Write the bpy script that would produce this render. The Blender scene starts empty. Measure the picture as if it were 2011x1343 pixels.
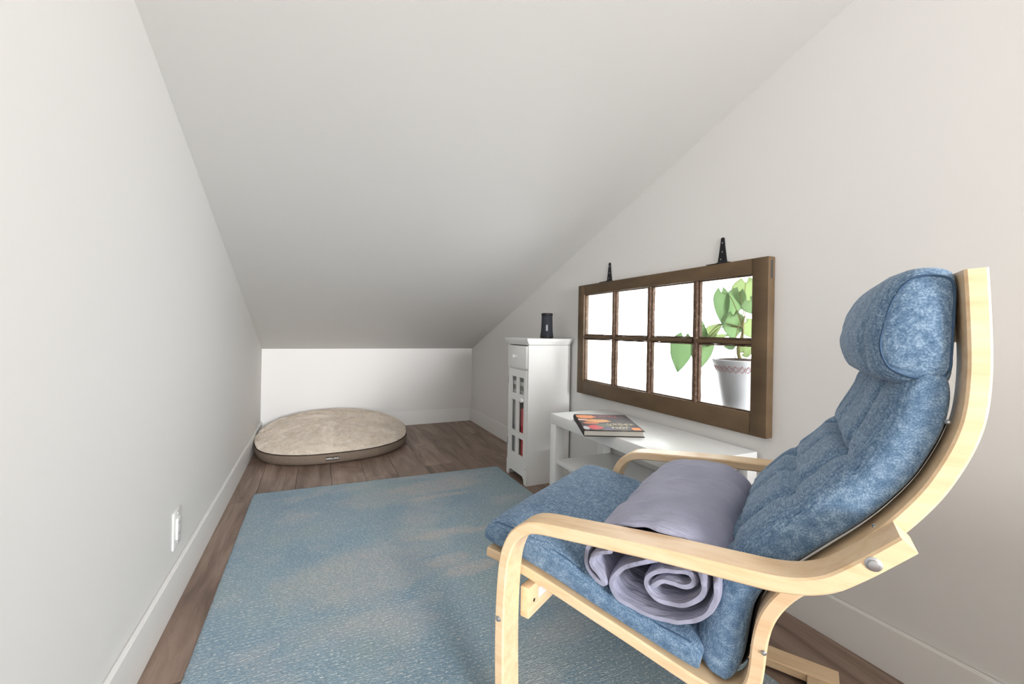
import bpy, bmesh, math, random
from mathutils import Vector, Matrix, noise as mnoise

random.seed(7)
scene = bpy.context.scene
col = scene.collection

# ------------------------------------------------------------------ camera
W_PX, H_PX, F_PX = 2011, 1343, 820.0
YAW, ROLL, CY = 0.4365, 0.0175, 649.97
cam_d = bpy.data.cameras.new('camera')
cam = bpy.data.objects.new('camera', cam_d)
col.objects.link(cam)
cam_d.sensor_fit = 'HORIZONTAL'
cam_d.sensor_width = 36.0
cam_d.lens = F_PX / W_PX * 36.0
cam_d.shift_y = (CY - H_PX / 2) / W_PX
cam_d.clip_start = 0.02
right = Vector((math.cos(YAW), -math.sin(YAW), 0))
fwd = Vector((math.sin(YAW), math.cos(YAW), 0))
up = Vector((0, 0, 1))
r2 = right * math.cos(ROLL) + up * math.sin(ROLL)
u2 = -right * math.sin(ROLL) + up * math.cos(ROLL)
M = Matrix((r2, u2, -fwd)).transposed().to_4x4()
M.translation = Vector((0, 0, 0.91))
cam.matrix_world = M
scene.camera = cam

# ------------------------------------------------------------------ world, lights, exposure
world = bpy.data.worlds.new('world')
scene.world = world
world.use_nodes = True
world.node_tree.nodes['Background'].inputs[0].default_value = (0.9, 0.95, 1.0, 1)
world.node_tree.nodes['Background'].inputs[1].default_value = 0.6

scene.view_settings.view_transform = 'Standard'
scene.view_settings.look = 'None'
scene.view_settings.gamma = 1.0
scene.view_settings.use_curve_mapping = False
scene.view_settings.exposure = 0.72


def area(name, loc, rot, sx, sy, power, color, spread=180):
    d = bpy.data.lights.new(name, 'AREA')
    d.shape = 'RECTANGLE'
    d.size, d.size_y = sx, sy
    d.energy = power
    d.spread = math.radians(spread)
    d.color = color
    o = bpy.data.objects.new(name, d)
    o.location = loc
    o.rotation_euler = rot
    col.objects.link(o)
    return o


# added fill light at a made-up, unseen window in the rear wall
area('added_rear_light', (0.55, -6.42, 1.45), (math.radians(90), 0, 0), 1.5, 1.7, 95, (0.97, 0.98, 1.0), 90)
# second added light, at a made-up window in the right wall behind the camera
area('added_side_light', (1.40, -1.05, 1.42), (math.radians(90), 0, math.radians(90)), 1.1, 1.1, 11.5, (0.97, 0.98, 1.0))


# ------------------------------------------------------------------ helpers
def lin(c):
    c = c / 255.0
    return c / 12.92 if c <= 0.04045 else ((c + 0.055) / 1.055) ** 2.4


def rgb(r, g, b):
    return (lin(r), lin(g), lin(b), 1.0)


def tag(o, label=None, cat=None, group=None, kind=None):
    if label:
        o['label'] = label
    if cat:
        o['category'] = cat
    if group:
        o['group'] = group
    if kind:
        o['kind'] = kind
    return o


def thing(name, label, cat, loc=(0, 0, 0), rz=0.0, group=None):
    o = bpy.data.objects.new(name, None)
    o.empty_display_size = 0.1
    col.objects.link(o)
    o.location = loc
    o.rotation_euler = (0, 0, rz)
    return tag(o, label, cat, group)


def link_mesh(name, me, m, parent=None, loc=None, angle=40):
    o = bpy.data.objects.new(name, me)
    col.objects.link(o)
    if m is not None and not me.materials:
        me.materials.append(m)
    if angle is not None:
        for p in me.polygons:
            p.use_smooth = True
        me.set_sharp_from_angle(angle=math.radians(angle))
    if parent is not None:
        o.parent = parent
    if loc is not None:
        o.location = loc
    return o


def from_bm(name, bm, m, parent=None, loc=None, angle=40):
    bmesh.ops.recalc_face_normals(bm, faces=bm.faces)
    me = bpy.data.meshes.new(name)
    bm.to_mesh(me)
    bm.free()
    return link_mesh(name, me, m, parent, loc, angle)


def bm_box(bm, x0, x1, y0, y1, z0, z1):
    vs = [bm.verts.new(p) for p in ((x0, y0, z0), (x1, y0, z0), (x1, y1, z0), (x0, y1, z0),
                                    (x0, y0, z1), (x1, y0, z1), (x1, y1, z1), (x0, y1, z1))]
    for f in ((0, 3, 2, 1), (4, 5, 6, 7), (0, 1, 5, 4), (1, 2, 6, 5), (2, 3, 7, 6), (3, 0, 4, 7)):
        bm.faces.new([vs[i] for i in f])
    return vs


def box(name, x0, x1, y0, y1, z0, z1, m, parent=None, bev=0.0, seg=2):
    bm = bmesh.new()
    bm_box(bm, x0, x1, y0, y1, z0, z1)
    if bev > 0:
        bmesh.ops.bevel(bm, geom=list(bm.edges), offset=bev, segments=seg, profile=0.5, affect='EDGES')
    return from_bm(name, bm, m, parent)


def boxes(name, lst, m, parent=None):
    bm = bmesh.new()
    for b in lst:
        bm_box(bm, *b)
    return from_bm(name, bm, m, parent)


def catmull(pts, n):
    """resample a polyline (tuples of any dimension) with a Catmull-Rom curve, n points even in length"""
    P = [Vector(p) if len(p) == 3 else Vector((p[0], p[1], 0)) for p in pts]
    P = [P[0] * 2 - P[1]] + P + [P[-1] * 2 - P[-2]]
    dense = []
    for i in range(1, len(P) - 2):
        for k in range(16):
            t = k / 16
            a, b, c, d = P[i - 1], P[i], P[i + 1], P[i + 2]
            dense.append(0.5 * ((2 * b) + (c - a) * t + (2 * a - 5 * b + 4 * c - d) * t * t + (3 * b - a - 3 * c + d) * t ** 3))
    dense.append(P[-2])
    L = [0.0]
    for i in range(1, len(dense)):
        L.append(L[-1] + (dense[i] - dense[i - 1]).length)
    out, j = [], 0
    for k in range(n):
        s = L[-1] * k / (n - 1)
        while j < len(L) - 2 and L[j + 1] < s:
            j += 1
        d = L[j + 1] - L[j]
        t = 0 if d < 1e-9 else (s - L[j]) / d
        out.append(dense[j].lerp(dense[j + 1], min(1, t)))
    if len(pts[0]) == 2:
        return [(p.x, p.y) for p in out]
    return out


def normals2(path):
    out = []
    for i in range(len(path)):
        a, b = path[max(0, i - 1)], path[min(len(path) - 1, i + 1)]
        dx, dy = b[0] - a[0], b[1] - a[1]
        l = math.hypot(dx, dy) or 1
        out.append((-dy / l, dx / l))
    return out


def band(name, path, th, y0, y1, m, parent=None, bev=0.003, n=70):
    """a bent laminated strip: path in the (x,z) plane, thickness th, from y0 to y1"""
    p = catmull(path, n)
    nn = normals2(p)
    A = [(q[0] + k[0] * th / 2, q[1] + k[1] * th / 2) for q, k in zip(p, nn)]
    B = [(q[0] - k[0] * th / 2, q[1] - k[1] * th / 2) for q, k in zip(p, nn)]
    # rounded rectangular section: list of (f across thickness, y)
    sec = []
    t = bev / th
    ys = (y0, y0 + bev, y1 - bev, y1)
    sec = [(t, ys[0]), (1 - t, ys[0]), (1, ys[1]), (1, ys[2]), (1 - t, ys[3]), (t, ys[3]), (0, ys[2]), (0, ys[1])]
    bm = bmesh.new()
    rings = []
    for a, b in zip(A, B):
        rings.append([bm.verts.new((a[0] + (b[0] - a[0]) * s[0], s[1], a[1] + (b[1] - a[1]) * s[0])) for s in sec])
    for i in range(len(rings) - 1):
        for k in range(8):
            bm.faces.new((rings[i][k], rings[i][(k + 1) % 8], rings[i + 1][(k + 1) % 8], rings[i + 1][k]))
    bm.faces.new(rings[0])
    bm.faces.new(rings[-1])
    return from_bm(name, bm, m, parent, angle=25)


def lathe(name, prof, m, parent=None, loc=None, n=32, sx=1.0, sy=1.0, axis='Z', angle=40, closed=True):
    bm = bmesh.new()
    rings = []
    for (r, z) in prof:
        ring = []
        for k in range(n):
            a = 2 * math.pi * k / n
            x, y = r * math.cos(a) * sx, r * math.sin(a) * sy
            v = (x, y, z) if axis == 'Z' else ((z, x, y) if axis == 'X' else (x, z, y))
            ring.append(bm.verts.new(v))
        rings.append(ring)
    for i in range(len(rings) - 1):
        for k in range(n):
            bm.faces.new((rings[i][k], rings[i][(k + 1) % n], rings[i + 1][(k + 1) % n], rings[i + 1][k]))
    if closed:
        bm.faces.new(rings[0])
        bm.faces.new(rings[-1])
    return from_bm(name, bm, m, parent, loc, angle)


def tube(name, pts, r, m, parent=None, n=8, res=24, r1=None):
    p = catmull([tuple(q) for q in pts], res)
    bm = bmesh.new()
    rings = []
    for i, q in enumerate(p):
        d = (p[min(i + 1, res - 1)] - p[max(i - 1, 0)]).normalized()
        a = Vector((0, 0, 1)) if abs(d.z) < 0.9 else Vector((1, 0, 0))
        e1 = d.cross(a).normalized()
        e2 = d.cross(e1)
        rr = r if r1 is None else r + (r1 - r) * i / (res - 1)
        rings.append([bm.verts.new(q + (e1 * math.cos(t) + e2 * math.sin(t)) * rr)
                      for t in [2 * math.pi * k / n for k in range(n)]])
    for i in range(res - 1):
        for k in range(n):
            bm.faces.new((rings[i][k], rings[i][(k + 1) % n], rings[i + 1][(k + 1) % n], rings[i + 1][k]))
    bm.faces.new(rings[0])
    bm.faces.new(rings[-1])
    return from_bm(name, bm, m, parent, angle=60)


# ------------------------------------------------------------------ materials
class NT:
    def __init__(self, name):
        self.m = bpy.data.materials.new(name)
        self.m.use_nodes = True
        self.t = self.m.node_tree
        self.b = self.t.nodes['Principled BSDF']

    def n(self, typ, **kw):
        nd = self.t.nodes.new(typ)
        for k, v in kw.items():
            if k.startswith('i_'):
                key = k[2:]
                key = int(key) if key.isdigit() else key.replace('_', ' ')
                nd.inputs[key].default_value = v
            else:
                setattr(nd, k, v)
        return nd

    def l(self, a, b):
        self.t.links.new(a, b)

    def coord(self, kind='Object', scale=(1, 1, 1), rot=(0, 0, 0), loc=(0, 0, 0)):
        c = self.n('ShaderNodeTexCoord')
        mp = self.n('ShaderNodeMapping')
        mp.inputs['Scale'].default_value = scale
        mp.inputs['Rotation'].default_value = rot
        mp.inputs['Location'].default_value = loc
        self.l(c.outputs[kind], mp.inputs['Vector'])
        return mp.outputs[0]

    def noise(self, vec, scale, detail=3, rough=0.5):
        nd = self.n('ShaderNodeTexNoise', i_Scale=scale, i_Detail=detail, i_Roughness=rough)
        self.l(vec, nd.inputs['Vector'])
        return nd.outputs['Fac']

    def ramp(self, fac, stops, interp='LINEAR'):
        nd = self.n('ShaderNodeValToRGB')
        nd.color_ramp.interpolation = interp
        e = nd.color_ramp.elements
        while len(e) < len(stops):
            e.new(0.5)
        for k, (p, c) in enumerate(stops):
            e[k].position = p
            e[k].color = c if len(c) == 4 else (*c, 1)
        self.l(fac, nd.inputs[0])
        return nd.outputs[0]

    def mix(self, fac, a, b, mode='MIX'):
        nd = self.n('ShaderNodeMix', data_type='RGBA', blend_type=mode)
        for s, v in ((0, fac), (6, a), (7, b)):
            if isinstance(v, (int, float)):
                nd.inputs[s].default_value = v
            elif isinstance(v, tuple):
                nd.inputs[s].default_value = v
            else:
                self.l(v, nd.inputs[s])
        return nd.outputs[2]

    def math(self, op, a, b=None, clamp=False):
        nd = self.n('ShaderNodeMath', operation=op, use_clamp=clamp)
        for s, v in ((0, a), (1, b)):
            if v is None:
                continue
            if isinstance(v, (int, float)):
                nd.inputs[s].default_value = v
            else:
                self.l(v, nd.inputs[s])
        return nd.outputs[0]

    def bump(self, h, strength=0.3, dist=0.002):
        nd = self.n('ShaderNodeBump', i_Strength=strength, i_Distance=dist)
        self.l(h, nd.inputs['Height'])
        self.l(nd.outputs[0], self.b.inputs['Normal'])

    def base(self, c):
        if isinstance(c, tuple):
            self.b.inputs['Base Color'].default_value = c
        else:
            self.l(c, self.b.inputs['Base Color'])

    def set(self, rough=0.5, spec=0.5, metal=0.0):
        self.b.inputs['Roughness'].default_value = rough
        self.b.inputs['Specular IOR Level'].default_value = spec
        self.b.inputs['Metallic'].default_value = metal
        return self


def paint(name, c, rough=0.6, spec=0.3, bump=0.05):
    t = NT(name).set(rough, spec)
    v = t.coord()
    n = t.noise(v, 1.7, 2)
    d = tuple(x * 0.97 for x in c[:3]) + (1,)
    t.base(t.mix(n, d, c))
    if bump:
        t.bump(t.noise(v, 220, 2), bump, 0.0006)
    return t.m


def plain(name, c, rough=0.5, spec=0.4, metal=0.0, var=0.12, scale=30):
    t = NT(name).set(rough, spec, metal)
    n = t.noise(t.coord(), scale, 3)
    d = tuple(x * (1 - var) for x in c[:3]) + (1,)
    t.base(t.mix(n, d, c))
    return t.m


def emit(name, c, s):
    t = NT(name)
    t.base((0.8, 0.8, 0.8, 1))
    t.b.inputs['Emission Color'].default_value = c
    t.b.inputs['Emission Strength'].default_value = s
    return t.m


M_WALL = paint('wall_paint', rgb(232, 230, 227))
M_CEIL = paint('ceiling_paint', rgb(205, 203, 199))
M_TRIM = paint('trim_paint', rgb(240, 239, 236), 0.4, 0.4, 0.0)
M_WHITE = paint('white_furniture_paint', rgb(242, 241, 238), 0.38, 0.45, 0.0)
M_BENCH = paint('white_foil', rgb(240, 240, 238), 0.35, 0.45, 0.0)
M_PLASTIC = plain('white_plastic', rgb(240, 240, 236), 0.3, 0.5, var=0.02)
M_BLACK = plain('black_iron', rgb(30, 30, 33), 0.5, 0.5, 0.3, 0.3)
M_STEEL = plain('zinc_steel', rgb(190, 192, 196), 0.3, 0.5, 0.9, 0.1)
M_DARK = plain('dark_slot', rgb(60, 60, 58), 0.7)


def floor_mat():
    t = NT('vinyl_plank').set(0.42, 0.35)
    oi = t.n('ShaderNodeObjectInfo')
    c = t.n('ShaderNodeTexCoord')
    off = t.n('ShaderNodeVectorMath', operation='SCALE')
    cmb = t.n('ShaderNodeCombineXYZ')
    for k in range(3):
        t.l(oi.outputs['Random'], cmb.inputs[k])
    t.l(cmb.outputs[0], off.inputs[0])
    off.inputs['Scale'].default_value = 37.0
    add = t.n('ShaderNodeVectorMath', operation='ADD')
    t.l(c.outputs['Object'], add.inputs[0])
    t.l(off.outputs[0], add.inputs[1])
    mp = t.n('ShaderNodeMapping')
    mp.inputs['Scale'].default_value = (1.0, 0.16, 1.0)
    t.l(add.outputs[0], mp.inputs['Vector'])
    big = t.n('ShaderNodeTexNoise', i_Scale=11.0, i_Detail=5.0, i_Roughness=0.6, i_Distortion=1.2)
    t.l(mp.outputs[0], big.inputs['Vector'])
    mp2 = t.n('ShaderNodeMapping')
    mp2.inputs['Scale'].default_value = (1.0, 0.03, 1.0)
    t.l(add.outputs[0], mp2.inputs['Vector'])
    fine = t.n('ShaderNodeTexNoise', i_Scale=160.0, i_Detail=4.0, i_Roughness=0.65)
    t.l(mp2.outputs[0], fine.inputs['Vector'])
    base = t.ramp(big.outputs['Fac'], [(0.3, rgb(110, 91, 80)), (0.5, rgb(145, 123, 110)), (0.72, rgb(172, 151, 136))])
    fr = t.ramp(fine.outputs['Fac'], [(0.35, (0.72, 0.72, 0.72, 1)), (0.65, (1.05, 1.05, 1.05, 1))])
    cc = t.mix(0.55, base, fr, 'MULTIPLY')
    tone = t.ramp(oi.outputs['Random'], [(0, (0.86, 0.85, 0.84, 1)), (1, (1.08, 1.07, 1.05, 1))])
    t.base(t.mix(1.0, cc, tone, 'MULTIPLY'))
    t.bump(fine.outputs['Fac'], 0.12, 0.0008)
    return t.m


def birch(name, axis_scale=(3, 26, 26)):
    t = NT(name).set(0.38, 0.4)
    v = t.coord('Object', axis_scale)
    n = t.noise(v, 2.2, 4, 0.6)
    n2 = t.noise(v, 9, 3, 0.6)
    c = t.ramp(n, [(0.3, rgb(224, 188, 146)), (0.5, rgb(234, 203, 163)), (0.75, rgb(240, 214, 178))])
    c = t.mix(t.ramp(n2, [(0.58, (0, 0, 0, 1)), (0.8, (0.45, 0.45, 0.45, 1))]), c, rgb(212, 168, 120))
    t.base(c)
    return t.m


def denim():
    t = NT('blue_slub_fabric').set(0.85, 0.15)
    v = t.coord()
    a = t.noise(t.coord('Object', (1, 0.14, 1)), 420, 3, 0.6)
    b = t.noise(t.coord('Object', (0.16, 1, 0.16)), 420, 3, 0.6)
    c = t.noise(t.coord('Object', (1, 0.35, 1)), 110, 2, 0.5)
    blot = t.noise(v, 14, 3, 0.55)
    s = t.math('ADD', t.math('MULTIPLY', a, 0.48), t.math('MULTIPLY', b, 0.40))
    s = t.math('ADD', s, t.math('ADD', t.math('MULTIPLY', c, 0.06), t.math('MULTIPLY', blot, 0.06)))
    t.base(t.ramp(s, [(0.38, rgb(72, 97, 124)), (0.5, rgb(101, 127, 153)), (0.62, rgb(146, 168, 189))]))
    t.bump(t.math('ADD', a, b), 0.35, 0.0012)
    t.b.inputs['Sheen Weight'].default_value = 0.15
    return t.m


def quilt_mat():
    t = NT('grey_lavender_quilt').set(0.8, 0.2)
    v = t.coord()
    n = t.noise(t.coord('Object', (0.3, 1, 0.3), rot=(0.25, 0, 0.2)), 34, 4, 0.6)
    t.base(t.ramp(t.noise(v, 9, 3), [(0.3, rgb(148, 149, 170)), (0.7, rgb(166, 167, 186))]))
    t.bump(n, 0.85, 0.014)
    t.b.inputs['Sheen Weight'].default_value = 0.1
    return t.m


def rug_mat():
    t = NT('faded_blue_rug').set(0.95, 0.05)
    v = t.coord()
    big = t.noise(v, 2.3, 4, 0.55)
    big2 = t.noise(t.coord('Object', (1, 1.3, 1), loc=(4.2, 1.7, 0)), 3.1, 3, 0.5)
    c = t.ramp(big, [(0.32, rgb(121, 150, 171)), (0.5, rgb(137, 161, 175)), (0.68, rgb(147, 167, 172))])
    c = t.mix(t.ramp(big2, [(0.52, (0, 0, 0, 1)), (0.62, (0.35, 0.35, 0.35, 1)), (0.75, (0.6, 0.6, 0.6, 1))]), c, rgb(184, 184, 184))
    # worn beige blotches with ragged edges
    wob = t.n('ShaderNodeTexNoise', i_Scale=7.0, i_Detail=3.0)
    t.l(v, wob.inputs['Vector'])
    sep0 = t.n('ShaderNodeSeparateXYZ')
    t.l(v, sep0.inputs[0])
    patches = [(0.30, 2.30, 0.20, 0.11, 0.6), (0.62, 2.36, 0.24, 0.10, 0.9), (0.62, 2.22, 0.16, 0.025, 1.0), (0.52, 1.80, 0.17, 0.04, 0.9),
               (0.68, 1.78, 0.12, 0.022, 1.0), (0.48, 1.58, 0.09, 0.05, 0.9), (0.55, 1.50, 0.11, 0.045, 1.1), (0.15, 1.62, 0.24, 0.17, 0.75), (0.05, 1.36, 0.2, 0.05, 0.4)]
    acc = None
    for (px, py, rx, ry, amt) in patches:
        dx = t.math('DIVIDE', t.math('SUBTRACT', sep0.outputs[0], px), rx)
        dy = t.math('DIVIDE', t.math('SUBTRACT', sep0.outputs[1], py), ry)
        d = t.math('SQRT', t.math('ADD', t.math('MULTIPLY', dx, dx), t.math('MULTIPLY', dy, dy)))
        d = t.math('ADD', d, t.math('MULTIPLY', t.math('SUBTRACT', wob.outputs['Fac'], 0.5), 1.4))
        k = t.math('MULTIPLY', t.math('SUBTRACT', 1.25, d), 2.2 * amt, True)
        k = t.math('MULTIPLY', k, min(1.0, amt))
        acc = k if acc is None else t.math('MAXIMUM', acc, k)
    c = t.mix(t.math('MULTIPLY', t.math('MULTIPLY', acc, t.ramp(t.noise(v, 30, 4, 0.6), [(0.3, (0.45, 0.45, 0.45, 1)), (0.65, (1, 1, 1, 1))])), 0.72), c, rgb(190, 183, 176))
    # fine woven flecks: short pale loops in rows across the rug
    fl = t.noise(t.coord('Object', (0.5, 1.2, 1), rot=(0, 0, 0.05)), 230, 1, 0.4)
    row = t.n('ShaderNodeTexWave', wave_type='BANDS', bands_direction='Y', i_Scale=22.0, i_Distortion=0.6, i_Detail=1.0)
    t.l(v, row.inputs['Vector'])
    f2 = t.math('MULTIPLY', t.ramp(fl, [(0.5, (0, 0, 0, 1)), (0.66, (1, 1, 1, 1))]), t.ramp(row.outputs['Fac'], [(0.35, (0.25, 0.25, 0.25, 1)), (0.8, (1, 1, 1, 1))]))
    dk = t.ramp(t.noise(t.coord('Object', (0.5, 1.2, 1)), 260, 2), [(0.38, (1, 1, 1, 1)), (0.5, (0, 0, 0, 1))])
    c = t.mix(t.math('MULTIPLY', dk, 0.28), c, rgb(74, 92, 100))
    c = t.mix(t.math('MULTIPLY', f2, 0.62), c, rgb(222, 226, 222))
    t.base(c)
    t.bump(t.math('ADD', fl, t.noise(v, 260, 2)), 0.7, 0.004)
    t.b.inputs['Sheen Weight'].default_value = 0.2
    return t.m


M_FLOOR = floor_mat()
M_BIRCH = birch('birch_veneer')
M_BIRCH_Y = birch('birch_rail', (26, 3, 26))
M_DENIM = denim()
M_QUILT = quilt_mat()
M_RUG = rug_mat()


def sash_mat():
    t = NT('brown_sash_paint').set(0.5, 0.4)
    v = t.coord()
    t.base(t.ramp(t.noise(t.coord('Object', (1, 0.4, 1)), 12, 4), [(0.3, rgb(84, 66, 46)), (0.7, rgb(106, 85, 60))]))
    t.bump(t.noise(v, 60, 3), 0.25, 0.002)
    return t.m


def putty_mat():
    t = NT('worn_brown_putty').set(0.65, 0.25)
    n = t.noise(t.coord(), 70, 4, 0.7)
    t.base(t.ramp(n, [(0.35, rgb(78, 58, 46)), (0.6, rgb(108, 86, 70)), (0.72, rgb(170, 152, 140))]))
    t.bump(n, 0.6, 0.004)
    return t.m


def glass_mat():
    m = bpy.data.materials.new('thin_glass')
    m.use_nodes = True
    nt = m.node_tree
    nt.nodes.remove(nt.nodes['Principled BSDF'])
    out = nt.nodes['Material Output']
    tr = nt.nodes.new('ShaderNodeBsdfTransparent')
    tr.inputs[0].default_value = (0.97, 0.98, 0.98, 1)
    gl = nt.nodes.new('ShaderNodeBsdfGlossy')
    gl.inputs['Roughness'].default_value = 0.03
    lw = nt.nodes.new('ShaderNodeLayerWeight')
    lw.inputs[0].default_value = 0.5
    pw = nt.nodes.new('ShaderNodeMath')
    pw.operation = 'POWER'
    pw.inputs[1].default_value = 4.0
    nt.links.new(lw.outputs['Facing'], pw.inputs[0])
    fr = nt.nodes.new('ShaderNodeMath')
    fr.operation = 'MULTIPLY_ADD'
    fr.inputs[1].default_value = 0.5
    fr.inputs[2].default_value = 0.02
    nt.links.new(pw.outputs[0], fr.inputs[0])
    mx = nt.nodes.new('ShaderNodeMixShader')
    nt.links.new(fr.outputs[0], mx.inputs[0])
    nt.links.new(tr.outputs[0], mx.inputs[1])
    nt.links.new(gl.outputs[0], mx.inputs[2])
    nt.links.new(mx.outputs[0], out.inputs['Surface'])
    return m


M_SASH = sash_mat()
M_PUTTY = putty_mat()
M_GLASS = glass_mat()
M_FROST = emit('frosted_daylight', (0.96, 0.98, 1.0, 1), 4.2)
M_ADDED_GLOW = emit('added_glow_pane', (1.0, 0.99, 0.97, 1), 1.5)  # glow for the two windows added behind the camera

# ------------------------------------------------------------------ room
XL, XR, YB, ZC, SL, BB = -0.413, 1.428, 4.009, 0.7263, 0.3578, 0.128
YR = -6.5            # wall behind the photographer
YF = -0.75           # where the slope meets the flat ceiling
ZF = ZC + SL * (YB - YF)


def struct(o):
    return tag(o, kind='structure')


# floor: slab plus planks
floor = struct(box('floor', XL - 0.1, XR + 0.1, YR - 0.1, YB + 0.1, -0.08, -0.006, M_DARK))
PW, PL = 0.19, 1.22
pm = {}
k0 = math.floor((XL - 0.092) / PW)
kx = k0
while 0.092 + kx * PW < XR:
    x0, x1 = max(XL, 0.092 + kx * PW), min(XR, 0.092 + (kx + 1) * PW)
    y = YR - ((kx * 0.47) % 1.0) * PL
    while y < YB:
        y0, y1 = max(y, YR), min(y + PL, YB)
        if y1 - y0 > 0.01 and x1 - x0 > 0.005:
            key = (round(x1 - x0, 3), round(y1 - y0, 3))
            if key not in pm:
                bm = bmesh.new()
                g = 0.0007
                bm_box(bm, g, key[0] - g, g, key[1] - g, -0.006, 0.0)
                top = [e for e in bm.edges if all(v.co.z > -0.001 for v in e.verts)]
                bmesh.ops.bevel(bm, geom=top, offset=0.0012, segments=1, affect='EDGES')
                o = from_bm('plank', bm, M_FLOOR, floor, (x0, y0, 0), angle=None)
                pm[key] = o.data
            else:
                o = link_mesh('plank', pm[key], None, floor, (x0, y0, 0), angle=None)
        y += PL
    kx += 1

# side walls follow the ceiling slope; right wall has the opening behind the sash
OY0, OY1, OZ0, OZ1 = 0.965, 2.03, 0.600, 1.155
T = 0.12


def wall_poly(name, xa, xb, poly, m):
    bm = bmesh.new()
    A = [bm.verts.new((xa, y, z)) for y, z in poly]
    B = [bm.verts.new((xb, y, z)) for y, z in poly]
    bm.faces.new(A)
    bm.faces.new(B)
    n = len(poly)
    for i in range(n):
        bm.faces.new((A[i], A[(i + 1) % n], B[(i + 1) % n], B[i]))
    return from_bm(name, bm, m, angle=None)


def zc(y):
    return ZC + SL * (YB - y) if y > YF else ZF


struct(wall_poly('wall_left', XL - T, XL, [(YR, 0), (YB + T, 0), (YB + T, zc(YB + T)), (YF, ZF), (YR, ZF)], M_WALL))
# right wall in four pieces around the opening, joined as one wall
bm = bmesh.new()


def prism(bm, xa, xb, poly):
    A = [bm.verts.new((xa, y, z)) for y, z in poly]
    B = [bm.verts.new((xb, y, z)) for y, z in poly]
    bm.faces.new(A)
    bm.faces.new(B)
    n = len(poly)
    for i in range(n):
        bm.faces.new((A[i], A[(i + 1) % n], B[(i + 1) % n], B[i]))


VY0, VY1, VZ0, VZ1 = -1.65, -0.45, 0.82, 2.02  # opening for the added side window, out of view
prism(bm, XR, XR + T, [(YR, 0), (VY0, 0), (VY0, ZF), (YR, ZF)])
prism(bm, XR, XR + T, [(VY0, 0), (VY1, 0), (VY1, VZ0), (VY0, VZ0)])
prism(bm, XR, XR + T, [(VY0, VZ1), (VY1, VZ1), (VY1, zc(VY1)), (YF, ZF), (VY0, ZF)])
prism(bm, XR, XR + T, [(VY1, 0), (OY0, 0), (OY0, zc(OY0)), (VY1, zc(VY1))])
prism(bm, XR, XR + T, [(OY1, 0), (YB + T, 0), (YB + T, zc(YB + T)), (OY1, zc(OY1))])
prism(bm, XR, XR + T, [(OY0, 0), (OY1, 0), (OY1, OZ0), (OY0, OZ0)])
prism(bm, XR, XR + T, [(OY0, OZ1), (OY1, OZ1), (OY1, zc(OY1)), (OY0, zc(OY0))])
struct(from_bm('wall_right', bm, M_WALL, angle=None))
struct(box('wall_back', XL - T, XR + T, YB, YB + T, 0, ZC + 0.02, M_WALL))
# wall behind the photographer cut for an added window that lights the room
WX0, WX1, WZ0, WZ1 = -0.25, 1.35, 0.58, 2.32
struct(boxes('wall_rear', [(XL - T, WX0, YR - T, YR, 0, ZF), (WX1, XR + T, YR - T, YR, 0, ZF),
                           (WX0, WX1, YR - T, YR, 0, WZ0), (WX0, WX1, YR - T, YR, WZ1, ZF)], M_WALL))
# unseen low wall added behind the camera to shade floor and lower right wall
struct(box('added_shade_wall', 0.66, XR - 0.0005, -0.42, -0.32, 0.001, 0.62, M_WALL))
w2 = struct(boxes('added_window_2', [(WX0, WX0 + 0.05, YR - T, YR - 0.04, WZ0, WZ1), (WX1 - 0.05, WX1, YR - T, YR - 0.04, WZ0, WZ1),
                               (WX0 + 0.05, WX1 - 0.05, YR - T, YR - 0.04, WZ0, WZ0 + 0.05), (WX0 + 0.05, WX1 - 0.05, YR - T, YR - 0.04, WZ1 - 0.05, WZ1)], M_TRIM))
box('pane', WX0 + 0.05, WX1 - 0.05, YR - 0.095, YR - 0.085, WZ0 + 0.05, WZ1 - 0.05, M_ADDED_GLOW, w2)  # glowing pane of the added rear window, never in view

w3 = struct(boxes('added_window_3', [(XR + 0.04, XR + T, VY0, VY0 + 0.05, VZ0, VZ1), (XR + 0.04, XR + T, VY1 - 0.05, VY1, VZ0, VZ1),
                               (XR + 0.04, XR + T, VY0 + 0.05, VY1 - 0.05, VZ0, VZ0 + 0.05), (XR + 0.04, XR + T, VY0 + 0.05, VY1 - 0.05, VZ1 - 0.05, VZ1)], M_TRIM))
box('pane', XR + 0.085, XR + 0.095, VY0 + 0.05, VY1 - 0.05, VZ0 + 0.05, VZ1 - 0.05, M_ADDED_GLOW, w3)  # side window and its glow are added to brighten the left wall

# ceiling: sloped slab and the flat part behind
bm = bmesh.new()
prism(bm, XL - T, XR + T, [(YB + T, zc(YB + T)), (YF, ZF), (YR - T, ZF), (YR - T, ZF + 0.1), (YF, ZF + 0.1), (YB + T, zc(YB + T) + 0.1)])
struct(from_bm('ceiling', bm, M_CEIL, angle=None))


def baseboard(name, poly_dir):
    """flat board with an eased top edge"""
    bm = bmesh.new()
    x0, x1, y0, y1 = poly_dir
    bm_box(bm, x0, x1, y0, y1, 0.001, BB)
    top = [e for e in bm.edges if all(v.co.z > BB - 0.001 for v in e.verts)]
    bmesh.ops.bevel(bm, geom=top, offset=0.004, segments=2, affect='EDGES')
    return struct(from_bm(name, bm, M_TRIM, angle=40))


BT = 0.014
baseboard('baseboard_left', (XL, XL + BT, YR, YB - BT))
baseboard('baseboard_right', (XR - BT, XR, YR, YB - BT))
baseboard('baseboard_back', (XL, XR, YB - BT, YB))
baseboard('baseboard_rear', (XL + BT, XR - BT, YR, YR + BT))

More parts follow.
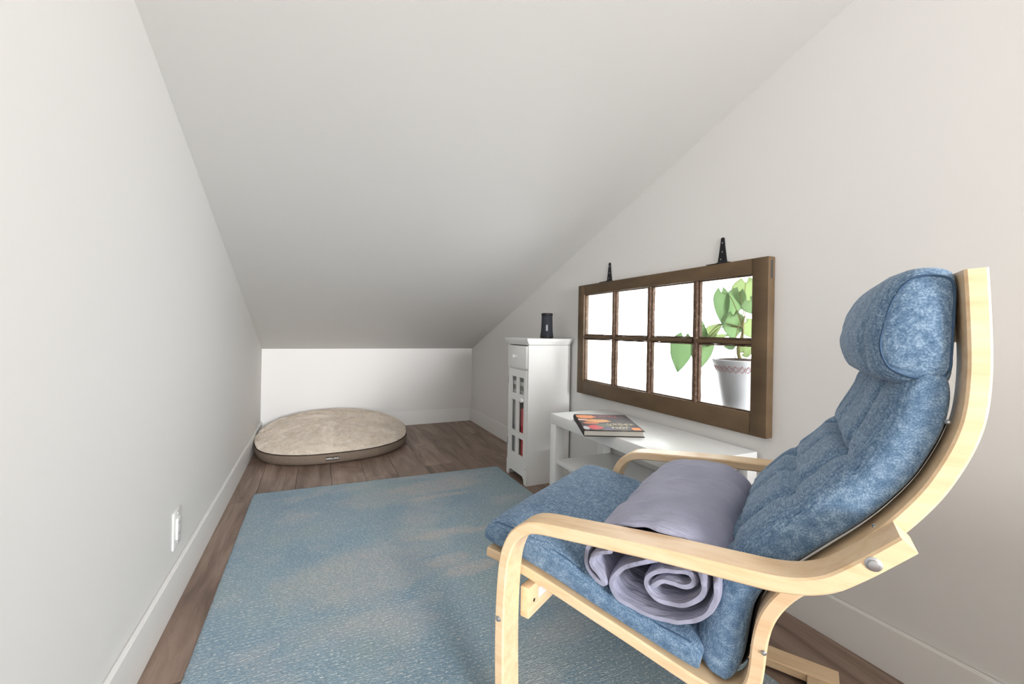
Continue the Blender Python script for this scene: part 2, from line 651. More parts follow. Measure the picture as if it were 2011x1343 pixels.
# recess behind the opening, with the frosted pane that lets the daylight in
RX = 1.86
w1 = struct(boxes('window_1', [(XR + 0.001, RX, OY0 - 0.30, OY1 + 2.4, OZ0 - 0.03, OZ0),
                               (XR + T, RX, OY0 - 0.30, OY1 + 2.4, OZ1, OZ1 + 0.03),
                               (XR + T, RX, OY0 - 0.33, OY0 - 0.30, OZ0 - 0.03, OZ1 + 0.03),
                               (XR + T, RX, OY1 + 2.4, OY1 + 2.43, OZ0 - 0.03, OZ1 + 0.03)], M_TRIM))
box('frosted_pane', RX - 0.004, RX + 0.004, OY0 - 0.30, OY1 + 2.4, OZ0, OZ1, M_FROST, w1)

# ------------------------------------------------------------------ old window sash hung on the right wall
SX0, SX1 = 1.392, 1.4275
sash = thing('window_sash', 'old brown painted eight-pane window sash hung flat on the right wall', 'window sash', (SX1, 1.5, 0.555))


def local(parent, *objs):
    """geometry was written in world coordinates: shift it under its parent"""
    bpy.context.view_layer.update()
    inv = parent.matrix_world.inverted()
    for o in objs:
        o.data.transform(inv @ o.matrix_basis if o.matrix_basis != Matrix() else inv)
        o.matrix_basis = Matrix()


parts = []
SY0, SY1, SZ0, SZ1 = 0.922, 2.068, 0.556, 1.182
GY0, GY1, GZ0, GZ1 = 0.982, 2.010, 0.634, 1.127
parts.append(box('stile', SX0, SX1, SY0, GY0, SZ0, SZ1, M_SASH, sash, 0.003))
parts.append(box('stile', SX0, SX1, GY1, SY1, SZ0, SZ1, M_SASH, sash, 0.003))
parts.append(box('rail', SX0 + 0.0008, SX1, GY0, GY1, SZ0, GZ0, M_SASH, sash, 0.002))
parts.append(box('rail', SX0 + 0.0008, SX1, GY0, GY1, GZ1, SZ1, M_SASH, sash, 0.002))
mv = [1.229, 1.4925, 1.751]
mz = 0.884
for y in mv:
    bm = bmesh.new()
    prof = [(SX0 + 0.004, -0.006), (SX0 + 0.004, 0.006), (SX0 + 0.018, 0.012), (SX1 - 0.004, 0.012), (SX1 - 0.004, -0.012), (SX0 + 0.018, -0.012)]
    n = 26
    rings = []
    for i in range(n):
        z = GZ0 + (GZ1 - GZ0) * i / (n - 1)
        rings.append([bm.verts.new((px + random.uniform(-.0006, .0006), y + py + random.uniform(-.0012, .0012), z)) for px, py in prof])
    for i in range(n - 1):
        for k in range(6):
            bm.faces.new((rings[i][k], rings[i][(k + 1) % 6], rings[i + 1][(k + 1) % 6], rings[i + 1][k]))
    parts.append(from_bm('muntin', bm, M_PUTTY, sash, angle=30))
ys = [GY0] + mv + [GY1]
for i in range(4):
    a, b = ys[i] + (0.012 if i else 0), ys[i + 1] - (0.012 if i < 3 else 0)
    bm = bmesh.new()
    prof = [(SX0 + 0.004, -0.006), (SX0 + 0.004, 0.006), (SX0 + 0.018, 0.011), (SX1 - 0.004, 0.011), (SX1 - 0.004, -0.011), (SX0 + 0.018, -0.011)]
    n = 12
    rings = []
    for j in range(n):
        y = a + (b - a) * j / (n - 1)
        rings.append([bm.verts.new((px + random.uniform(-.0006, .0006), y, mz + pz + random.uniform(-.001, .001))) for px, pz in prof])
    for j in range(n - 1):
        for k in range(6):
            bm.faces.new((rings[j][k], rings[j][(k + 1) % 6], rings[j + 1][(k + 1) % 6], rings[j + 1][k]))
    parts.append(from_bm('muntin', bm, M_SASH, sash, angle=30))
    for z0, z1 in ((GZ0, mz - 0.011), (mz + 0.011, GZ1)):
        parts.append(box('pane', SX0 + 0.0195, SX0 + 0.0225, a, b, z0, z1, M_GLASS, sash))
        # bead of chipped putty around the pane
        bm = bmesh.new()
        w = 0.005
        xx = (SX0 + 0.012, SX0 + 0.0195)
        for (ya, yb, za, zb) in ((a, a + w, z0, z1), (b - w, b, z0, z1), (a + w, b - w, z0, z0 + w), (a + w, b - w, z1 - w, z1)):
            bm_box(bm, xx[0], xx[1], ya, yb, za, zb)
        parts.append(from_bm('putty_bead', bm, M_PUTTY, sash, angle=None))
# notch where the old joint shows on the upper end of the near stile
parts.append(box('joint_slot', SX0 + 0.012, SX0 + 0.022, SY0 - 0.0006, SY0 + 0.001, SZ1 - 0.075, SZ1 - 0.012, M_DARK, sash))
local(sash, *parts)

for (hy, hz, which) in ((1.822, 1.182, 'far'), (1.129, 1.182, 'near')):
    h = thing('strap_hinge', 'black strap hinge above the brown sash, the one nearer the %s' % ('white cabinet' if which == 'far' else 'armchair'),
              'hinge', (XR, hy, hz), group='strap hinges above the sash')
    bm = bmesh.new()
    pr = [(-0.021, 0.003), (0.021, 0.003), (0.012, 0.06), (0.0075, 0.095), (0.0075, 0.101), (0.004, 0.106), (-0.004, 0.106), (-0.0075, 0.101), (-0.0075, 0.095), (-0.012, 0.06)]
    A = [bm.verts.new((-0.0045, y, z)) for y, z in pr]
    B = [bm.verts.new((-0.0005, y, z)) for y, z in pr]
    bm.faces.new(A)
    bm.faces.new(B)
    for i in range(len(pr)):
        bm.faces.new((A[i], A[(i + 1) % len(pr)], B[(i + 1) % len(pr)], B[i]))
    strap = from_bm('strap', bm, M_BLACK, h)
    for sz in (0.022, 0.05, 0.085):
        lathe('screw', [(0.0028, -0.0045), (0.0026, -0.0056), (0.001, -0.006)], M_STEEL, strap, (0, 0.006 if sz == 0.022 else 0, sz), 10, axis='X')
    box('knuckle', -0.034, -0.0005, -0.05, 0.05, 0.0006, 0.0036, M_BLACK, h, 0.001, 1)
    lathe('pin', [(0.0055, -0.021), (0.0055, 0.021)], M_BLACK, h, (-0.006, 0, 0.006), 12, axis='Y')

# ------------------------------------------------------------------ potted plant in the recess
PC = Vector((1.63, 1.198, OZ0))
plant = thing('potted_plant', 'green heart-leaved plant in a grey metal pot behind the window sash', 'plant', PC)


def pot_mat():
    t = NT('grey_metal_pot').set(0.45, 0.5)
    n = t.noise(t.coord('Object', (1, 1, 0.3)), 12, 3)
    t.base(t.ramp(n, [(0.3, rgb(186, 188, 194)), (0.7, rgb(212, 213, 218))]))
    return t.m


M_POT = pot_mat()
M_SOIL = plain('potting_soil', rgb(70, 54, 44), 0.95, 0.1, 0, 0.5, 90)
M_RED = plain('faded_red_border', rgb(176, 120, 122), 0.6, 0.3, 0, 0.1)
M_STEM = plain('plant_stem', rgb(150, 140, 96), 0.6, 0.3, 0, 0.3)


def leaf_mat(name, c0, c1):
    t = NT(name).set(0.42, 0.35)
    n = t.noise(t.coord(), 18, 3)
    t.base(t.mix(n, c0, c1))
    tr = t.n('ShaderNodeBsdfTranslucent')
    tr.inputs[0].default_value = tuple(x * 0.62 + 0.14 for x in c1[:3]) + (1,)
    mx = t.n('ShaderNodeMixShader')
    mx.inputs[0].default_value = 0.6
    out = t.t.nodes['Material Output']
    t.l(t.b.outputs[0], mx.inputs[1])
    t.l(tr.outputs[0], mx.inputs[2])
    t.l(mx.outputs[0], out.inputs['Surface'])
    return t.m


M_LEAF = [leaf_mat('leaf_green', rgb(150, 180, 132), rgb(170, 198, 150)), leaf_mat('leaf_deep', rgb(136, 168, 122), rgb(156, 186, 138)),
          leaf_mat('leaf_yellow', rgb(170, 190, 134), rgb(188, 204, 152))]
pot = lathe('pot', [(0.062, 0.0), (0.064, 0.002), (0.092, 0.165), (0.094, 0.172), (0.1035, 0.185), (0.106, 0.197), (0.1085, 0.203), (0.105, 0.206), (0.1, 0.2), (0.092, 0.185), (0.06, 0.01)], M_POT, plant, n=48)
lathe('soil', [(0.02, 0.18), (0.0945, 0.187), (0.099, 0.2015), (0.06, 0.209), (0.01, 0.212)], M_SOIL, plant, n=28)
bm = bmesh.new()
for k in range(26):
    a0 = 2 * math.pi * k / 26
    for s in (-1, 1):
        for j in range(6):
            def pt(t):
                aa = a0 + s * (t - 0.5) * 2 * math.pi / 26
                z = 0.158 + 0.022 * math.sin(math.pi * t) if s > 0 else 0.177 - 0.022 * math.sin(math.pi * t)
                r = 0.064 + (0.092 - 0.064) * (z - 0.002) / 0.163 + 0.0012
                if z > 0.165:
                    r = 0.0935 + (z - 0.165) * 0.55
                return Vector((r * math.cos(aa), r * math.sin(aa), z))
            p, q = pt(j / 6), pt((j + 1) / 6)
            wv = Vector((0, 0, 0.0018))
            bm.faces.new([bm.verts.new(x) for x in (p - wv, q - wv, q + wv, p + wv)])
brd = from_bm('painted_border', bm, M_RED, pot, angle=None)
tag(brd, 'faded red looped border round the rim', kind='stuff')

stem_top = Vector((0.0, -0.012, 0.37))
tube('stem', [(0.005, 0, 0.196), (-0.006, 0.004, 0.25), (0.004, -0.006, 0.31), tuple(stem_top)], 0.0085, M_STEM, plant, r1=0.005)


def leaf(base, tip, width, facing, mat, mid=0.25, curl=0.1):
    base, tip = Vector(base) - PC, Vector(tip) - PC
    ax = tip - base
    L = ax.length
    ax.normalize()
    nrm = Vector(facing).normalized()
    nrm = (nrm - ax * nrm.dot(ax)).normalized()
    side = ax.cross(nrm)
    bm = bmesh.new()
    nu, nv = 12, 6
    grid = []
    for i in range(nu + 1):
        u = i / nu
        # heart outline: lobes behind the stalk, pointed tip
        hw = width / 2 * (math.sin(math.pi * min(1, u / 0.62) / 2) ** 0.7 if u < 0.3 else 1.0)
        f = (1 - ((u - mid) / (1 - mid)) ** 1.7) if u > mid else 1 - ((mid - u) / mid) ** 2 * 0.75
        hw = width / 2 * max(0.0, f)
        row = []
        for j in range(-nv, nv + 1):
            v = j / nv
            back = -0.16 * L * (abs(v) ** 1.2) * max(0, 1 - u * 2.2)
            p = base + ax * (u * L + back) + side * (v * hw)
            p += nrm * (-curl * L * (u - 0.35) ** 2 + 0.16 * width * abs(v) ** 1.5 * 0.8 + 0.012 * width * math.sin(u * 9 + v * 3))
            row.append(bm.verts.new(p))
        grid.append(row)
    for i in range(nu):
        for j in range(2 * nv):
            bm.faces.new((grid[i][j], grid[i][j + 1], grid[i + 1][j + 1], grid[i + 1][j]))
    bmesh.ops.remove_doubles(bm, verts=bm.verts, dist=0.0004)
    me = bpy.data.meshes.new('leaf')
    bm.to_mesh(me)
    bm.free()
    o = link_mesh('leaf', me, mat, plant, angle=60)
    md = o.modifiers.new('thickness', 'SOLIDIFY')
    md.thickness = 0.0007
    # stalk from the crown of the stem to the leaf base
    m1 = stem_top * 0.45 + base * 0.55 + Vector((0, 0, 0.03))
    tube('leaf_stalk', [tuple(stem_top * 0.92), tuple(m1), tuple(base)], 0.0022, M_STEM, plant, 6, 16, 0.0014)


F = (-0.85, -0.45, 0.25)
leaf((1.56, 1.435, 0.892), (1.56, 1.468, 0.727), 0.105, (-0.8, -0.6, 0.2), M_LEAF[1])
leaf((1.57, 1.330, 0.892), (1.57, 1.362, 0.745), 0.095, (-0.8, -0.6, 0.2), M_LEAF[0])
leaf((1.585, 1.349, 0.865), (1.585, 1.368, 0.990), 0.062, (-0.9, -0.3, -0.2), M_LEAF[1])
leaf((1.60, 1.342, 0.893), (1.60, 1.262, 0.955), 0.075, (-0.7, -0.5, 0.5), M_LEAF[2])
leaf((1.60, 1.337, 0.867), (1.60, 1.232, 0.910), 0.06, (-0.6, -0.4, 0.7), M_LEAF[2])
leaf((1.60, 1.270, 1.095), (1.60, 1.258, 0.947), 0.066, F, M_LEAF[1])
leaf((1.63, 1.208, 1.093), (1.63, 1.256, 0.975), 0.082, F, M_LEAF[0])
leaf((1.66, 1.199, 1.135), (1.66, 1.186, 1.012), 0.11, F, M_LEAF[2])
leaf((1.62, 1.224, 0.994), (1.62, 1.226, 0.885), 0.09, F, M_LEAF[0])
leaf((1.66, 1.196, 0.963), (1.66, 1.150, 0.893), 0.075, F, M_LEAF[2])
leaf((1.60, 1.201, 0.875), (1.60, 1.250, 0.858), 0.05, F, M_LEAF[1])
leaf((1.63, 1.183, 0.835), (1.63, 1.130, 0.872), 0.055, F, M_LEAF[2])
leaf((1.62, 1.150, 1.05), (1.60, 1.085, 0.985), 0.085, F, M_LEAF[0])
for (dx, dy, h) in ((0.02, 0.03, 0.06), (-0.03, 0.02, 0.05)):
    tube('shoot', [(dx * 0.3, dy * 0.3, 0.2), (dx * 0.8, dy * 0.8, 0.2 + h * 0.6), (dx * 1.4, dy * 1.4, 0.2 + h)], 0.002, M_STEM, plant, 6, 10, 0.001)

# ------------------------------------------------------------------ white cabinet
CX0, CX1, CY0, CY1, CH = 1.127, 1.413, 2.176, 2.455, 0.868
cab = thing('storage_cabinet', 'tall narrow white cabinet with one drawer and a six-pane glass door', 'cabinet', ((CX0 + CX1) / 2, (CY0 + CY1) / 2, 0))
parts = []
# carcass: side panels with a footed base, back, bottom, shelves
th = 0.016
bm = bmesh.new()
bm_box(bm, CX0, CX1, CY0, CY0 + th, 0.0, 0.83)
bm_box(bm, CX0, CX1, CY1 - th, CY1, 0.0, 0.83)
bm_box(bm, CX1 - 0.006, CX1 - 0.001, CY0 + th, CY1 - th, 0.05, 0.83)
bm_box(bm, CX0 + 0.002, CX1 - 0.006, CY0 + th, CY1 - th, 0.082, 0.098)
bm_box(bm, CX0 + 0.002, CX1 - 0.006, CY0 + th, CY1 - th, 0.672, 0.688)
parts.append(from_bm('carcass', bm, M_WHITE, cab))
parts.append(box('shelf', CX0 + 0.006, CX1 - 0.006, CY0 + th, CY1 - th, 0.276, 0.288, M_WHITE, cab))
parts.append(box('shelf', CX0 + 0.006, CX1 - 0.006, CY0 + th, CY1 - th, 0.505, 0.517, M_WHITE, cab))
# shaped plinth with the arched cut-out
pl = [(CY0, 0.0), (CY0 + 0.03, 0.0), (CY0 + 0.036, 0.012), (CY0 + 0.04, 0.03), (CY0 + 0.05, 0.036), (CY0 + 0.058, 0.042),
      (CY1 - 0.058, 0.042), (CY1 - 0.05, 0.036), (CY1 - 0.04, 0.03), (CY1 - 0.036, 0.012), (CY1 - 0.03, 0.0), (CY1, 0.0), (CY1, 0.096), (CY0, 0.096)]
bm = bmesh.new()
prism(bm, CX0 - 0.004, CX0 + 0.0015, pl)
parts.append(from_bm('plinth', bm, M_WHITE, cab, angle=None))
# crown moulding: stepped profile around three sides, plus top board
steps = [(0.0, 0.828, 0.836), (0.006, 0.836, 0.842), (0.012, 0.842, 0.850), (0.018, 0.850, 0.858), (0.022, 0.858, CH)]
bm = bmesh.new()
for d, z0, z1 in steps:
    bm_box(bm, CX0 - d, CX1, CY0 - d, CY1 + d, z0, z1)
parts.append(from_bm('crown_moulding', bm, M_WHITE, cab))
# drawer
dw = box('drawer', CX0 - 0.012, CX0 + 0.004, CY0 + 0.012, CY1 - 0.012, 0.688, 0.822, M_WHITE, cab, 0.002)
# door with two by three panes
dX0, dX1 = CX0 - 0.010, CX0 - 0.001
dy0, dy1, dz0, dz1 = CY0 + 0.012, CY1 - 0.03, 0.100, 0.676
cols = [(2.215, 2.282), (2.318, 2.380)]
rows = [(0.160, 0.262), (0.298, 0.486), (0.528, 0.630)]
bm = bmesh.new()
yb = [dy0] + [c for p in cols for c in p] + [dy1]
for i in (0, 2, 4):
    bm_box(bm, dX0, dX1, yb[i], yb[i + 1], dz0, dz1)
zb = [dz0] + [c for p in rows for c in p] + [dz1]
for c in cols:
    for i in (0, 2, 4, 6):
        bm_box(bm, dX0, dX1, c[0], c[1], zb[i], zb[i + 1])
door = from_bm('door', bm, M_WHITE, cab, angle=None)
panes = []
for c in cols:
    for rr in rows:
        panes.append(box('pane', dX0 + 0.005, dX0 + 0.007, c[0], c[1], rr[0], rr[1], M_GLASS, door))
kn = [(0.005, 0.0), (0.005, -0.012), (0.012, -0.016), (0.0145, -0.022), (0.010, -0.029), (0.003, -0.031)]
k1 = lathe('knob', kn, M_WHITE, dw, None, 20, axis='X')
k1.data.transform(Matrix.Translation((CX0 - 0.011, 2.315, 0.755)))
k2 = lathe('knob', kn, M_WHITE, door, None, 20, axis='X')
k2.data.transform(Matrix.Translation((dX0 + 0.001, 2.205, 0.502)))
hg = []
for hz in (0.58, 0.19):
    hg.append(box('door_hinge', CX0 - 0.012, CX0 + 0.001, dy1 + 0.001, dy1 + 0.008, hz, hz + 0.045, M_STEEL, door, 0.001, 1))
local(cab, *parts, dw, door)
bpy.context.view_layer.update()
for o in panes + hg + [k1, k2]:
    local(o.parent, o)

# things inside the cabinet


def book(name, label, loc, size, c, pages='right', rz=0.0, rx=0.0, group='books inside the white cabinet'):
    """size: (thickness along y, depth along x, height z); spine faces -x"""
    ty, dx, hz = size
    b = thing(name, label, 'book', loc, rz, group)
    b.rotation_euler = (rx, 0, rz)
    m = plain('cover_' + name, c, 0.45, 0.4, 0, 0.15, 40)
    bm = bmesh.new()
    bm_box(bm, 0, dx, 0, 0.002, 0, hz)
    bm_box(bm, 0, dx, ty - 0.002, ty, 0, hz)
    bm_box(bm, -0.002, 0.0, 0, ty, 0, hz)
    from_bm('cover', bm, m, b, angle=None)
    box('pages', 0.0002, dx - 0.004, 0.0022, ty - 0.0022, 0.003, hz - 0.003, M_PAPER, b)
    return b


def flat_book(label, loc, size, c):
    tz, dx, wy = size
    b = thing('book', label, 'book', loc, 0, 'books inside the white cabinet')
    m = plain('cover_flat', c, 0.45, 0.4, 0, 0.2, 40)
    bm = bmesh.new()
    bm_box(bm, 0, dx, 0, wy, 0, 0.002)
    bm_box(bm, 0, dx, 0, wy, tz - 0.002, tz)
    bm_box(bm, -0.002, 0, 0, wy, 0, tz)
    from_bm('cover', bm, m, b, angle=None)
    box('pages', 0.0002, dx - 0.004, 0.003, wy - 0.003, 0.0022, tz - 0.0022, M_PAPER, b)
    return b


M_PAPER = plain('paper', rgb(226, 222, 212), 0.8, 0.2, 0, 0.05, 80)
z = 0.5175
for tz, c, nm in ((0.03, (178, 180, 176), 'pale grey book lying lowest in the stack on the cabinet top shelf'),
                  (0.028, (96, 102, 62), 'olive green book lying second in the stack on the cabinet top shelf'),
                  (0.024, (214, 214, 206), 'white book lying third in the stack on the cabinet top shelf'),
                  (0.03, (46, 48, 56), 'dark book lying uppermost in the stack on the cabinet top shelf')):
    flat_book(nm, (1.134, 2.225, z), (tz, 0.17, 0.205), rgb(*c))
    z += tz + 0.0006
y = 2.248
for ty, hz, c, nm in ((0.027, 0.150, (222, 58, 70), 'bright red book standing on the cabinet middle shelf nearest the knob'),
                      (0.022, 0.205, (34, 32, 36), 'black book standing beside the red one on the cabinet middle shelf'),
                      (0.040, 0.19, (168, 160, 150), 'taupe book standing on the cabinet middle shelf behind the centre bar'),
                      (0.026, 0.205, (216, 216, 214), 'white book standing on the cabinet middle shelf behind the left pane'),
                      (0.030, 0.195, (150, 152, 154), 'grey book standing last on the cabinet middle shelf by the hinges')):
    book('book', nm, (1.134, y, 0.2885), (ty, 0.15, hz), rgb(*c))
    y += ty + 0.001
y = 2.240
for ty, hz, c, nm in ((0.030, 0.155, (214, 56, 66), 'red book standing on the cabinet bottom shelf nearest the side panel'),
                      (0.022, 0.165, (60, 34, 38), 'dark maroon book standing on the cabinet bottom shelf beside the red one'),
                      (0.040, 0.16, (98, 100, 106), 'charcoal book standing in the middle of the cabinet bottom shelf'),
                      (0.030, 0.165, (208, 208, 205), 'white book standing on the cabinet bottom shelf behind the left pane'),
                      (0.030, 0.16, (140, 144, 148), 'grey book standing on the cabinet bottom shelf by the hinges')):
    book('book', nm, (1.134, y, 0.0985), (ty, 0.15, hz), rgb(*c))
    y += ty + 0.001

# ------------------------------------------------------------------ speaker on the cabinet
spk = thing('portable_speaker', 'small black portable speaker standing on top of the white cabinet', 'speaker', (1.316, 2.30, CH))


def mesh_cloth():
    t = NT('black_speaker_mesh').set(0.8, 0.3)
    v = t.n('ShaderNodeTexVoronoi', i_Scale=420.0)
    t.l(t.coord(), v.inputs['Vector'])
    t.base(t.ramp(v.outputs['Distance'], [(0.1, rgb(24, 26, 30)), (0.6, rgb(52, 55, 62))]))
    return t.m


M_MESH = mesh_cloth()
lathe('body', [(0.034, 0.0), (0.0405, 0.004), (0.0405, 0.018), (0.037, 0.045), (0.0355, 0.08), (0.0345, 0.125), (0.034, 0.142)], M_MESH, spk, n=40)
lathe('top_cap', [(0.0345, 0.142), (0.036, 0.144), (0.0362, 0.154), (0.033, 0.158), (0.02, 0.156)], M_BLACK, spk, n=40)
lathe('base_ring', [(0.0395, 0.001), (0.0418, 0.004), (0.0418, 0.012), (0.0408, 0.015)], M_BLACK, spk, n=40)
bm = bmesh.new()
ang = math.atan2(-2.30, -1.316)
for k in range(20):
    a = 2 * math.pi * k / 20
    px = 0.0075 * math.cos(a)
    pz = 0.065 + (0.013 if math.sin(a) > 0 else -0.013) + 0.0085 * math.sin(a)
    aa = ang + px / 0.037
    bm.verts.new((0.0378 * math.cos(aa), 0.0378 * math.sin(aa), pz))
bm.faces.new(bm.verts)
badge = from_bm('badge', bm, plain('badge_grey', rgb(96, 102, 112), 0.4), spk, angle=None)
tag(badge, 'grey upright oval logo badge')
bm = bmesh.new()
for k in range(5):
    zz = 0.050 + 0.0068 * k
    for (p0, p1) in ((-0.0035, 0.0035),):
        vs = []
        for (pp, zq) in ((p0, zz), (p1, zz), (p1, zz + 0.0034), (p0 + 0.0015 * (k % 2), zz + 0.0034)):
            aa = ang + pp / 0.037
            vs.append(bm.verts.new((0.0382 * math.cos(aa), 0.0382 * math.sin(aa), zq)))
        bm.faces.new(vs)
from_bm('badge_lettering', bm, M_STEEL, badge, angle=None)

# ------------------------------------------------------------------ white bench under the sash
BX0, BX1, BY0, BY1, BH = 1.072, 1.412, 0.965, 1.82, 0.50
bench = thing('tv_bench', 'low white open bench with lower shelf standing under the window sash', 'bench', ((BX0 + BX1) / 2, (BY0 + BY1) / 2, 0))
parts = [box('top', BX0, BX1, BY0, BY1, BH - 0.05, BH, M_BENCH, bench, 0.0015)]
for x in (BX0, BX1 - 0.05):
    for y in (BY0, BY1 - 0.05):
        parts.append(box('leg', x, x + 0.05, y, y + 0.05, 0.0095 if x == BX0 else 0.0, BH - 0.05, M_BENCH, bench, 0.0015))
parts.append(box('shelf', BX0 + 0.012, BX1 - 0.004, BY0 + 0.05, BY1 - 0.05, 0.258, 0.279, M_BENCH, bench, 0.001))
local(bench, *parts)

# ------------------------------------------------------------------ book on the bench
cbk = thing('hardcover_book', 'large hardcover book with a dark photographic cover lying on the white bench', 'book', (0.958, 1.368, BH))
bx = Vector((0.955, 1.36, 0))
e1 = Vector((1.172 - 0.958, 1.262 - 1.368, 0))
bw = e1.length
cbk.rotation_euler = (0, 0, math.atan2(e1.y, e1.x))
bd = 0.315
bth = 0.026


def cover_mat():
    t = NT('photographic_book_cover').set(0.55, 0.2)
    v = t.coord()
    sp = t.n('ShaderNodeSeparateXYZ')
    t.l(v, sp.inputs[0])
    n = t.n('ShaderNodeTexNoise', i_Scale=26.0, i_Detail=4.0)
    t.l(v, n.inputs['Vector'])
    n2 = t.noise(v, 60, 3)
    c = t.ramp(t.noise(v, 20, 3), [(0.3, rgb(40, 30, 32)), (0.6, rgb(72, 58, 58)), (0.75, rgb(98, 84, 78))])

    def blob(x, y, rx, ry, wob=0.8):
        dx = t.math('DIVIDE', t.math('SUBTRACT', sp.outputs[0], x), rx)
        dy = t.math('DIVIDE', t.math('SUBTRACT', sp.outputs[1], y), ry)
        d = t.math('SQRT', t.math('ADD', t.math('MULTIPLY', dx, dx), t.math('MULTIPLY', dy, dy)))
        d = t.math('ADD', d, t.math('MULTIPLY', t.math('SUBTRACT', n.outputs['Fac'], 0.5), wob))
        return t.math('MULTIPLY', t.math('SUBTRACT', 1.1, d), 4.0, True)
    items = [((0.045, 0.26, 0.05, 0.035), (232, 150, 104)), ((0.02, 0.195, 0.03, 0.018), (226, 186, 168)), ((0.085, 0.175, 0.055, 0.03), (222, 158, 96)),
             ((0.05, 0.13, 0.035, 0.02), (206, 120, 84)), ((0.055, 0.055, 0.032, 0.04), (206, 62, 70)), ((0.015, 0.04, 0.014, 0.03), (196, 190, 196)),
             ((0.095, 0.09, 0.03, 0.03), (96, 100, 84)), ((0.105, 0.03, 0.02, 0.015), (84, 78, 120))]
    for (b, k) in items:
        c = t.mix(blob(*b), c, rgb(*k))
    # rows of lettering-like print: faint red title, pale gold lines, orange corner
    def bar(x0, x1, y0, y1, thr, k, c, sc=150):
        nn = t.noise(t.coord('Object', (1, 0.35, 1)), sc, 1)
        f = t.math('MULTIPLY', t.math('GREATER_THAN', sp.outputs[0], x0), t.math('LESS_THAN', sp.outputs[0], x1))
        f = t.math('MULTIPLY', f, t.math('MULTIPLY', t.math('GREATER_THAN', sp.outputs[1], y0), t.math('LESS_THAN', sp.outputs[1], y1)))
        f = t.math('MULTIPLY', f, t.math('GREATER_THAN', nn, thr))
        return t.mix(f, c, rgb(*k))
    c = bar(0.08, 0.19, 0.25, 0.295, 0.52, (150, 70, 80), c)
    c = bar(0.115, 0.225, 0.105, 0.125, 0.5, (210, 196, 150), c)
    c = bar(0.115, 0.20, 0.075, 0.092, 0.54, (200, 176, 110), c)
    c = bar(0.12, 0.195, 0.04, 0.06, 0.5, (216, 206, 170), c)
    c = bar(0.198, 0.232, 0.012, 0.055, 0.3, (238, 132, 48), c)
    t.base(c)
    return t.m


M_COVER = cover_mat()
M_BOARD = plain('black_cloth_board', rgb(42, 34, 34), 0.6, 0.3)
box('front_board', 0.004, bw, 0, bd, bth - 0.003, bth, M_COVER, cbk, 0.0008, 1)
box('back_board', 0.004, bw, 0, bd, 0.0, 0.003, M_BOARD, cbk, 0.0008, 1)
bm = bmesh.new()
pr = []
for k in range(9):
    a = math.pi / 2 + math.pi * k / 8
    pr.append((0.004 + 0.007 * math.cos(a), bth / 2 + bth / 2 * math.sin(a)))
pi_ = []
for k in range(9):
    a = math.pi / 2 + math.pi * k / 8
    pi_.append((0.004 + 0.0045 * math.cos(a), bth / 2 + (bth / 2 - 0.0025) * math.sin(a)))
ring = pr + pi_[::-1]
A = [bm.verts.new((x, 0, z)) for x, z in ring]
B = [bm.verts.new((x, bd, z)) for x, z in ring]
nr = len(ring)
for i in range(nr):
    bm.faces.new((A[i], A[(i + 1) % nr], B[(i + 1) % nr], B[i]))
for i in range(8):
    bm.faces.new((A[i], A[i + 1], A[nr - 2 - i], A[nr - 1 - i]))
    bm.faces.new((B[i], B[i + 1], B[nr - 2 - i], B[nr - 1 - i]))
from_bm('spine', bm, M_BOARD, cbk)
box('page_block', 0.002, bw - 0.005, 0.004, bd - 0.004, 0.0032, bth - 0.0032, M_PAPER, cbk)

# ------------------------------------------------------------------ wall outlet
out = thing('wall_outlet', 'white outlet cover plate low on the left wall above the baseboard', 'outlet', (XL, 1.712, 0.242))
box('cover_plate', 0.0002, 0.0055, -0.04, 0.04, -0.06, 0.06, M_PLASTIC, out, 0.002)
ins = box('socket_insert', 0.0055, 0.0105, -0.018, 0.018, -0.035, 0.035, M_PLASTIC, out, 0.0012)
for zz in (-0.018, 0.018):
    for yy in (-0.006, 0.006):
        box('slot', 0.0104, 0.0107, yy - 0.001, yy + 0.001, zz - 0.004, zz + 0.004, M_DARK, ins)
for zz in (-0.048, 0.048):
    lathe('screw', [(0.003, 0.0054), (0.003, 0.0062), (0.001, 0.0066)], M_PLASTIC, out, (0, 0, zz), 12, axis='X')

# ------------------------------------------------------------------ rug
RXa, RXb, RYa, RYb = -0.298, 1.106, 0.30, 2.60
rug = thing('area_rug', 'faded blue woven rug with worn beige patches covering most of the floor', 'rug', (0, 0, 0))
bm = bmesh.new()
nx, ny = 170, 280
RT = 0.008
grid = []
for i in range(nx + 1):
    row = []
    for j in range(ny + 1):
        u, v = i / nx, j / ny
        x = RXa + (RXb - RXa) * u
        yb_ = RYb + 0.027 - 0.062 * u
        yy = RYa + (yb_ - RYa) * v
        edge = min(u * (RXb - RXa), (1 - u) * (RXb - RXa), v * 2.3, (1 - v) * 2.3)
        z = RT * min(1, 0.45 + edge / 0.012) + 0.0011 * mnoise.noise((x * 70, yy * 70, 0)) + 0.0006 * mnoise.noise((x * 8, yy * 8, 3))
        if edge < 1e-6:
            x += 0.0012 * mnoise.noise((x * 60, yy * 60, 9))
            yy += 0.0012 * mnoise.noise((x * 60, yy * 60, 5))
        row.append(bm.verts.new((x, yy, z)))
    grid.append(row)
for i in range(nx):
    for j in range(ny):
        bm.faces.new((grid[i][j], grid[i + 1][j], grid[i + 1][j + 1], grid[i][j + 1]))
bord = [grid[i][0] for i in range(nx + 1)] + [grid[nx][j] for j in range(1, ny + 1)] + [grid[i][ny] for i in range(nx - 1, -1, -1)] + [grid[0][j] for j in range(ny - 1, 0, -1)]
low = [bm.verts.new((v.co.x, v.co.y, 0.0004)) for v in bord]
nb = len(bord)
